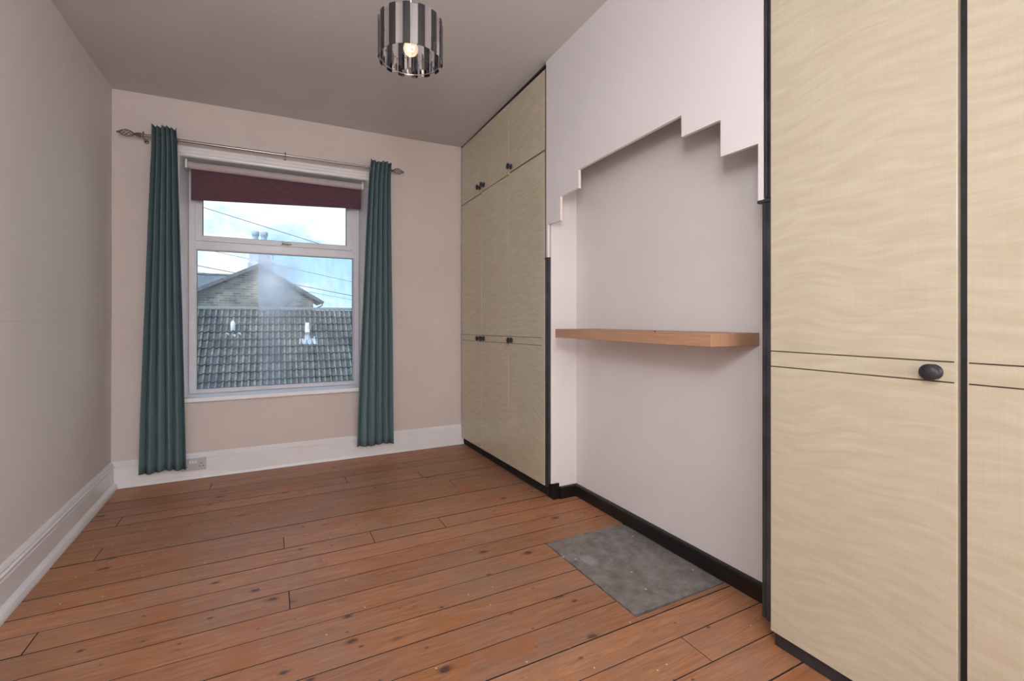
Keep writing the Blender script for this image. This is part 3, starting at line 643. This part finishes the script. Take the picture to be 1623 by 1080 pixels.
for k, (y1, y0) in enumerate(ys):
    kk = (3.525, 3.440, 2.952)[k]
    wdoor(wf, y1, y0, .063, tops[k]-.005, SH, (.943, .993), (kk, .966), ((.028 if k == 2 else .001), .001))
    wdoor(wf, y1, y0, tops[k]+(.004, .0005, .004)[k], 2.678, SH+.002, None, ((3.520, 3.440, 2.958)[k], 2.209))
b = MB(); b.bbox(DX+.003, 1.541, 2.4815, 2.4985, .075, 2.70, .002); b.bbox(DX+.006, 1.541, 2.459, 2.476, .098, 1.505, .002); b.bbox(DX-.001, 1.541, 2.457, 2.4985, 1.5015, 1.5125, .002)
b.build('edge_post', M['blackpost'], wf)
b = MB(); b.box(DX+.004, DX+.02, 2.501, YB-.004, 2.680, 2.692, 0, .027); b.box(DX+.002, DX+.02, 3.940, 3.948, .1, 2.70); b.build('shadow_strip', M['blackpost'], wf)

wn_ = thing('fitted_wardrobe', 'near cream fitted wardrobe with black posts at the right edge of the photo', 'wardrobe', (1.78, .3, 0), 'cream fitted wardrobes')
b = MB(); b.box(DX+DT+.001, 2.045, -1.25, 1.006, .0, 2.60); b.build('carcass', M['blackpost'], wn_)
b = MB(); b.bbox(1.558, 1.575, -1.25, 1.0, -.002, .06, .002); b.build('plinth', M['black'], wn_)
for k, (y1, y0) in enumerate([(1.0085, .5195), (.5015, .0120), (-.006, -.495), (-.513, -1.0)]):
    kp = (y0+.046, .987) if k % 2 == 0 else (y1-.046, .987)
    if k == 1: kp = (y0+.046, .987)
    wdoor(wn_, y1, y0, .056, 2.30, 0, (.963, 1.015), kp, (.006, .001) if k == 0 else (.004, .004))
    wdoor(wn_, y1, y0, 2.308, 2.69, 0)
    b = MB(); b.box(DX+.0012, DX+DT-.001, y0-.0006, y0+.0004, .058, 2.298); b.build('edge_band', M['door_edge'], wn_)
b = MB(); b.bbox(DX-.002, DX+.03, 1.0215, 1.0325, 1.545, 2.70, .0015); b.bbox(DX+.004, DX+.03, 1.0095, 1.020, 1.545, 2.70, .0015)
b.bbox(DX-.003, DX+.04, 1.010, 1.057, 1.530, 1.541, .002)
b.bbox(DX+.004, DX+.20, 1.029, 1.042, .083, 1.530, .0015); b.bbox(DX+.002, DX+.20, 1.0105, 1.0265, .080, 1.530, .0015)
b.build('edge_post', M['blackpost'], wn_)

# ------------------------------------------------------------------ stepped panel over the recess
zt0, zt1 = ZC(1.52, 2.49)+.02, ZC(1.52, 1.03)+.02
out = [(2.480, zt0), (1.0335, zt1), (1.0335, 1.5415), (1.0545, 1.5415), (1.0545, 1.743), (1.209, 1.745), (1.209, 1.886), (1.400, 1.888), (1.400, 1.979), (2.134, 1.964), (2.134, 1.861), (2.319, 1.857), (2.319, 1.714), (2.462, 1.716), (2.462, 1.514), (2.480, 1.514)]
b = MB(); n = len(out); th = .016
vs = [(DX, y, z) for y, z in out]+[(DX+th, y, z) for y, z in out]
b.add(vs, [tuple(range(n)), tuple(range(n, 2*n))[::-1]], 0)
b.add(vs, [(i, (i+1) % n, n+(i+1) % n, n+i) for i in range(n)], 1)
o = b.build('stepped_panel', [M['board'], M['board_edge']], None, origin=(DX, 1.75, 1.5))
tag(o, 'white board with stepped lower edge hanging over the chimney recess', 'wall panel')

# floating shelf
sh = thing('floating_shelf', 'beech effect floating shelf across the chimney recess', 'shelf', (1.6, 1.8, 1.045))
b = MB(); b.bbox(1.452, XR-.002, 1.196, 2.268, 1.020, 1.070, .0012, 1)
b.build('shelf_board', M['shelf'], sh)
b = MB(); b.lathe([(0, 0), (.004, 0), (.004, .003), (0, .004)], (1.47, 1.50, 1.070), 'z', 10); b.build('screw_cap', M['dark'], sh)

# ------------------------------------------------------------------ pendant lamp
PX, PY, PZ0, PZ1, PR = .482, 1.800, 2.140, 2.287, .121
lamp = thing('pendant_lamp', 'round pendant shade of alternating chrome and smoked mirror strips', 'pendant lamp', (PX, PY, PZ0))
ns = 28
def strip(k, m_, w_, rad):
    q = MB(); a = 2*PI*k/ns+.06; ca, sa = math.cos(a), math.sin(a); z0 = PZ0-(.004 if k % 2 else 0); z1 = PZ1+(.003 if k % 2 else 0); P = []
    for z in (z0, z1):
        for rr_ in (rad-.0012, rad+.0012):
            for s in (-1, -.33, .33, 1):
                bow = .0016*(1-s*s)*(1 if k % 2 else -1)
                P.append((PX+ca*(rr_+bow)-sa*s*w_/2, PY+sa*(rr_+bow)+ca*s*w_/2, z))
    f = []
    for s in range(3): f += [(s, s+1, 9+s, 8+s), (4+s, 12+s, 13+s, 5+s), (s, 4+s, 5+s, s+1), (8+s, 9+s, 13+s, 12+s)]
    f += [(0, 8, 12, 4), (3, 7, 15, 11)]
    q.add(P, f); return q.build('mirror_strip', m_, lamp)
for k in range(ns):
    o = strip(k, M['smoke'] if k % 2 else M['chrome'], .0265, PR+(.0015 if k % 2 else -.0015))
    if k % 2: o['label'] = 'dark smoked mirror strip'
for z, r_ in ((PZ0+.005, PR-.0045), (PZ1-.005, PR-.0045)):
    b = MB(); b.tube([(PX+r_*math.cos(a), PY+r_*math.sin(a), z) for a in [2*PI*i/48 for i in range(49)]], .0018, 6, cap=False); b.build('shade_ring', M['chrome'], lamp)
b = MB()
for a in (0.4, 0.4+2*PI/3, .4+4*PI/3):
    b.tube([(PX+.014*math.cos(a), PY+.014*math.sin(a), PZ1-.02), (PX+(PR-.005)*math.cos(a), PY+(PR-.005)*math.sin(a), PZ1-.005)], .0015, 6)
b.tube([(PX+.016*math.cos(a), PY+.016*math.sin(a), PZ1-.02) for a in [2*PI*i/20 for i in range(21)]], .002, 6, cap=False)
b.build('shade_spider', M['chrome'], lamp)
zc = ZC(PX, PY)
b = MB(); b.lathe([(0, .0), (.012, 0), (.014, .012), (.017, .03), (.017, .055), (.011, .072), (.004, .08), (0, .08)], (PX, PY, 2.220), 'z', 16); b.build('lamp_holder', M['rocker'], lamp)
b = MB(); b.tube([(PX, PY, 2.295), (PX, PY, zc-.02)], .003, 8); b.build('cord', M['flex'], lamp)
b = MB(); b.lathe([(0, -.034), (.020, -.034), (.038, -.018), (.045, .0), (0, .0)], (PX, PY, zc+.002), 'z', 24); b.build('ceiling_rose', M['rocker'], lamp)
b = MB(); R_ = .029
b.lathe([(0.0001, -R_)]+[(R_*math.sin(PI*i/14), -R_*math.cos(PI*i/14)) for i in range(1, 11)]+[(.0135, .028), (.0125, .036)], (PX, PY, 2.186), 'z', 24)
mb_ = bpy.data.materials.new('bulb_glass'); mb_.use_nodes = True; nt = mb_.node_tree; nt.nodes.clear()
o_ = N(nt, 'ShaderNodeOutputMaterial'); t_ = N(nt, 'ShaderNodeBsdfTransparent'); g_ = N(nt, 'ShaderNodeBsdfGlossy'); g_.inputs[1].default_value = .08; x_ = N(nt, 'ShaderNodeMixShader'); lw = N(nt, 'ShaderNodeLayerWeight'); lw.inputs[0].default_value = .45
L(nt, lw.outputs['Facing'], x_.inputs[0]); L(nt, t_.outputs[0], x_.inputs[1]); L(nt, g_.outputs[0], x_.inputs[2])
e_ = N(nt, 'ShaderNodeEmission'); e_.inputs[0].default_value = (1, .78, .5, 1); e_.inputs[1].default_value = .42; a_ = N(nt, 'ShaderNodeAddShader'); L(nt, x_.outputs[0], a_.inputs[0]); L(nt, e_.outputs[0], a_.inputs[1]); L(nt, a_.outputs[0], o_.inputs[0])
bulb = b.build('bulb', mb_, lamp)
b = MB(); b.tube([(PX-.011, PY+.009, 2.190), (PX-.006, PY+.004, 2.195), (PX, PY, 2.192), (PX+.006, PY-.004, 2.195), (PX+.011, PY-.009, 2.190)], .0028, 8); b.build('filament', M['filament'], bulb)

# ------------------------------------------------------------------ outside: tiled roof opposite
RYd, RZr, TAN = 19.7, 1.555, 1.1
ang = math.atan(TAN); ca, sa = math.cos(ang), math.sin(ang)
roof = thing('tiled_roof', 'lichen-grey tiled roof of the low building opposite, filling the lower pane', 'roof', (0, 17.9, -1.0))
TW, GA = .36, .352
# one double-roll tile in local coords: x across, slope runs along -y/-z
q = MB(); prof_ = []
for i in range(25):
    t = i/24; x = t*TW; ph_ = (x % (TW/2))/(TW/2)
    h_ = .050*max(0, math.sin(PI*min(ph_/.55, 1)))**1.2 if ph_ < .55 else -.006*math.sin(PI*(ph_-.55)/.45)
    prof_.append((x, h_))
def slopept(x, s, h): # s metres down the slope, h above it
    return (x, -s*ca-h*(-sa)*-1*0-h*sa, -s*sa+h*ca)
vs = []
for s, lift in ((0, .004), (GA+.045, .060)):
    for x, h_ in prof_: vs.append(slopept(x, s, h_+lift))
for x, h_ in prof_: vs.append(slopept(x, GA+.045, h_+.060-.046))
n = len(prof_); fs = [(i, i+1, n+i+1, n+i) for i in range(n-1)]
q.add(vs, fs, 0, False); q.add(vs, [(n+i, n+i+1, 2*n+i+1, 2*n+i) for i in range(n-1)], 1, False)
rn = random.Random(2); rows = 12; c0 = -3.62; cols = 21
first = None; edge_mb = MB()
for r in range(rows+3):
    for c in range(-14, cols+14):
        s = .09+r*GA; x = c0+c*TW+rn.uniform(-.006, .006); dz = rn.uniform(-.006, .008)
        loc = Vector((x, RYd-s*ca, RZr-s*sa+dz))
        if 0 <= c < cols and r < rows:
            if first is None:
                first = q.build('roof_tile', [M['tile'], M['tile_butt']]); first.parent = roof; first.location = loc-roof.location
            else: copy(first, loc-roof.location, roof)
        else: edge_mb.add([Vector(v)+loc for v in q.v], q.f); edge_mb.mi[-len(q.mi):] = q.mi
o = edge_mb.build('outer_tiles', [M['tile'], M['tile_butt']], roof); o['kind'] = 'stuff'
b = MB(); S = 5.6; b.prism([(RYd, RZr-.05), (RYd-S*ca, RZr-S*sa-.05), (RYd-S*ca, RZr-S*sa-.3), (RYd, RZr-.4), (RYd+S*ca, RZr-S*sa-.3), (RYd+S*ca, RZr-S*sa-.05)], -8.6, 9.0, 'x')
b.build('roof_deck', M['gutter'], roof)
b = MB(); b.box(-8.5, 8.9, RYd-3.3, RYd+3.3, -6.0, RZr-S*sa-.2); b.build('wall', M['stone'], roof)
# ridge tiles: near ones one by one
rt = None; q = MB(); pr = [(.13*math.cos(PI*i/10)*1.0, .10*math.sin(PI*i/10)) for i in range(11)]
vs = [(0, a_1, b_1) for a_1, b_1 in pr]+[(.44, a_1*.96, b_1*.96) for a_1, b_1 in pr]+[(0, a_1*.9, b_1*.86) for a_1, b_1 in pr]
q.add(vs, [(i, i+1, 12+i, 11+i) for i in range(10)]+[(i, 22+i, 23+i, i+1) for i in range(10)], 0, False)
M['ridge'] = simple('pale_grey_ridge_tile', (.10, .115, .12, 1), (.185, .20, .205, 1), .85, scale=7, detail=8)
for k in range(-12, 22):
    loc = Vector((-3.6+k*.42, RYd, RZr-.03))-roof.location
    if rt is None: rt = q.build('ridge_tile', M['ridge']); rt.parent = roof; rt.location = loc
    else: copy(rt, loc, roof)
# vent pipes
def vent(x, s, h, r_, label, apron):
    z = RZr-s*sa; y = RYd-s*ca; v_ = thing('roof_vent', label, 'vent pipe', (x, y, z), 'vent pipes on the roof opposite')
    q = MB()
    if apron: q.lathe([(0, -.12), (r_, -.12), (r_, h*.42), (r_*1.12, h*.42), (r_*1.12, h*.5), (r_, h*.5), (r_, h*.74), (r_*1.06, h*.76), (r_*.9, h*.84), (r_*.9, h), (0, h)], (x, y, z), 'z', 16)
    else: q.lathe([(0, -.0), (r_*1.1, -.0), (r_*1.1, h*.72), (r_*.85, h*.86), (0, h)], (x, y, z), 'z', 16)
    q.build('pipe', M['vent'], v_)
    q = MB()
    if apron:
        for dx, w_ in ((-.20, .13), (0, .22), (.20, .13)):
            P0 = slopept(0, -.10, .05); P1 = slopept(0, .22, .07)
            pts = []
            for sgn, P in ((-1, P0), (1, P0), (1, P1), (-1, P1)): pts.append((x+dx+sgn*w_*(.45 if P is P0 else .62), y+P[1], z+P[2]))
            pts += [(a, bb-.01, cc-.05) for a, bb, cc in pts]
            q.add(pts, [(0, 1, 2, 3), (4, 7, 6, 5), (0, 4, 5, 1), (1, 5, 6, 2), (2, 6, 7, 3), (3, 7, 4, 0)])
        q.lathe([(r_*1.6, -.12), (r_*1.35, .05), (r_*1.08, .17)], (x, y, z), 'z', 16)
    else:
        q.lathe([(0, -.12), (r_*1.0, -.12), (r_*.8, .01), (0, .02)], (x, y, z), 'z', 14)
        for dx, dy in ((-.16, .02), (.05, -.02), (.2, .03)): q.lathe([(0, -.05), (.07, -.03), (.055, .05), (0, .075)], (x+dx, y-.12+dy, z-.12+dy*1.1), 'z', 7)
    q.build('flashing', M['lead'], v_); return v_
vent(-1.235, (19.7-18.92)/ca-.02, .41, .066, 'short white capped vent pipe at left on the roof opposite', False)
vent(1.140, (19.7-18.66)/ca, .62, .078, 'taller white vent pipe with pale lead apron at right on the roof opposite', True)

# gabled stone house beyond
GY = 30.0; AX, AZ = -.72, 4.30
hs = thing('gabled_house', 'stone house with a pointed gable and pale chimney beyond the tiled roof', 'house', (AX, GY, -5))
sl, sr = .505, .60
xl_, xr_ = -4.15, 2.15
b = MB(); b.prism([(xl_, -6), (xr_, -6), (xr_, AZ-sr*(xr_-AX)-.12), (AX, AZ-.12), (xl_, AZ+sl*(xl_-AX)-.12)], GY, GY+4, 'y'); b.build('wall', M['stone'], hs)
ex_l, ex_r = -4.5, 2.62
b = MB()
for x0, x1, s_ in ((AX, ex_r, -sr), (AX, ex_l, sl)):
    z1 = AZ+s_*(x1-AX); b.prism([(x0, AZ+.02), (x1, z1+.02), (x1, z1-.13), (x0, AZ-.13)] if x1 > x0 else [(x0, AZ-.13), (x1, z1-.13), (x1, z1+.02), (x0, AZ+.02)], GY-.22, GY+4.2, 'y')
b.build('roof', M['slate'], hs)
b = MB()
for x0, x1, s_ in ((AX, ex_r, -sr), (AX, ex_l, sl)):
    z1 = AZ+s_*(x1-AX); b.prism([(x0, AZ), (x1, z1), (x1, z1-.20), (x0, AZ-.20)] if x1 > x0 else [(x0, AZ-.20), (x1, z1-.20), (x1, z1), (x0, AZ)], GY-.26, GY-.221, 'y')
b.build('barge_board', M['barge'], hs)
zg = AZ-sr*(ex_r-AX)
b = MB(); b.bbox(ex_r-.04, ex_r+.10, GY-.26, GY+4, zg-.16, zg-.02, .03); b.tube([(ex_r+.02, GY-.2, zg-.15), (ex_r+.0, GY-.2, zg-.30), (2.22, GY-.15, zg-.50), (2.18, GY-.12, zg-.7), (2.18, GY-.12, zg-3)], .035, 8); b.build('gutter', M['gutter'], hs)
st = MB(); st.bbox(-1.17, -.125, GY+.06, GY+.9, 3.2, 5.55, .01, 1); st.bbox(-1.25, -.05, GY+.02, GY+.96, 3.2, 4.42, .03, 1); st.bbox(-1.27, -.03, GY-.0, GY+.98, 5.45, 5.62, .03, 1)
st = st.build('chimney_stack', M['stack'], hs)
for x in (-.87, -.43):
    q = MB(); q.lathe([(.15, 0), (.15, .34), (.165, .36), (.195, .40), (.195, .60), (.17, .63), (.12, .63), (.12, .3)], (x, GY+.4, 5.60), 'z', 14); q.build('chimney_pot', M['pot'], st)
q = MB(); q.tube([(.02, GY+.2, 4.3), (.02, GY+.2, 4.95)], .012, 5); q.tube([(-.06, GY+.2, 4.85), (.09, GY+.2, 4.87)], .010, 5); q.build('aerial', M['cable'], hs)
# slate roof further back on the left
sb = thing('slate_roofed_house', 'blue slate roof of a house behind the gable on the left', 'house', (-6, 38, -5))
b = MB(); b.prism([(34.5, 1.9), (38, 4.26), (41.5, 1.9), (41.5, 1.7), (38, 4.06), (34.5, 1.7)], -14, -1.6, 'x'); b.build('roof', M['slate'], sb)
b = MB(); b.box(-13.8, -1.8, 35, 41, -6, 1.9); b.build('wall', M['stone'], sb)
b = MB(); b.tube([(-14, 38, 4.28), (-1.6, 38, 4.28)], .09, 8); b.build('ridge', M['barge'], sb)
# overhead wires
def wire(z_a, slope, Y, r_, sag, label, xc):
    q = MB(); q.tube([(x, Y, z_a-slope*(x-xc)+sag*((x-xc)/12)**2) for x in [xc-24+i*3 for i in range(17)]], r_, 6)
    o = q.build('overhead_wire', M['cable'], None, origin=(xc, Y, z_a)); return tag(o, label, 'wire')
WIRES = [   # height at mid, fall per metre, distance, radius, x of mid, label
    (5.369, 0.2628, 24, 0.013, -0.204, 'upper overhead wire crossing the sky in the top light of the window'),
    (5.567, 0.1940, 44, 0.016, 1.455, 'overhead wire passing just behind the chimney stack'),
    (4.190, 0.1800, 42, 0.026, 0.877, 'thick dark overhead wire meeting the right slope of the gable'),
    (4.038, 0.1703, 46, 0.014, 0.961, 'lowest thin overhead wire above the gutter of the gabled house'),
]
for z_, fall, Y, r_, xc, lab in WIRES: wire(z_, fall, Y, r_, .0, lab, xc)
# street level, out of sight below
b = MB(); b.box(-60, 60, 4.3, 120, -6.2, -6.0); struct(b.build('ground', M['ground']), 'street level far below the window', 'ground')
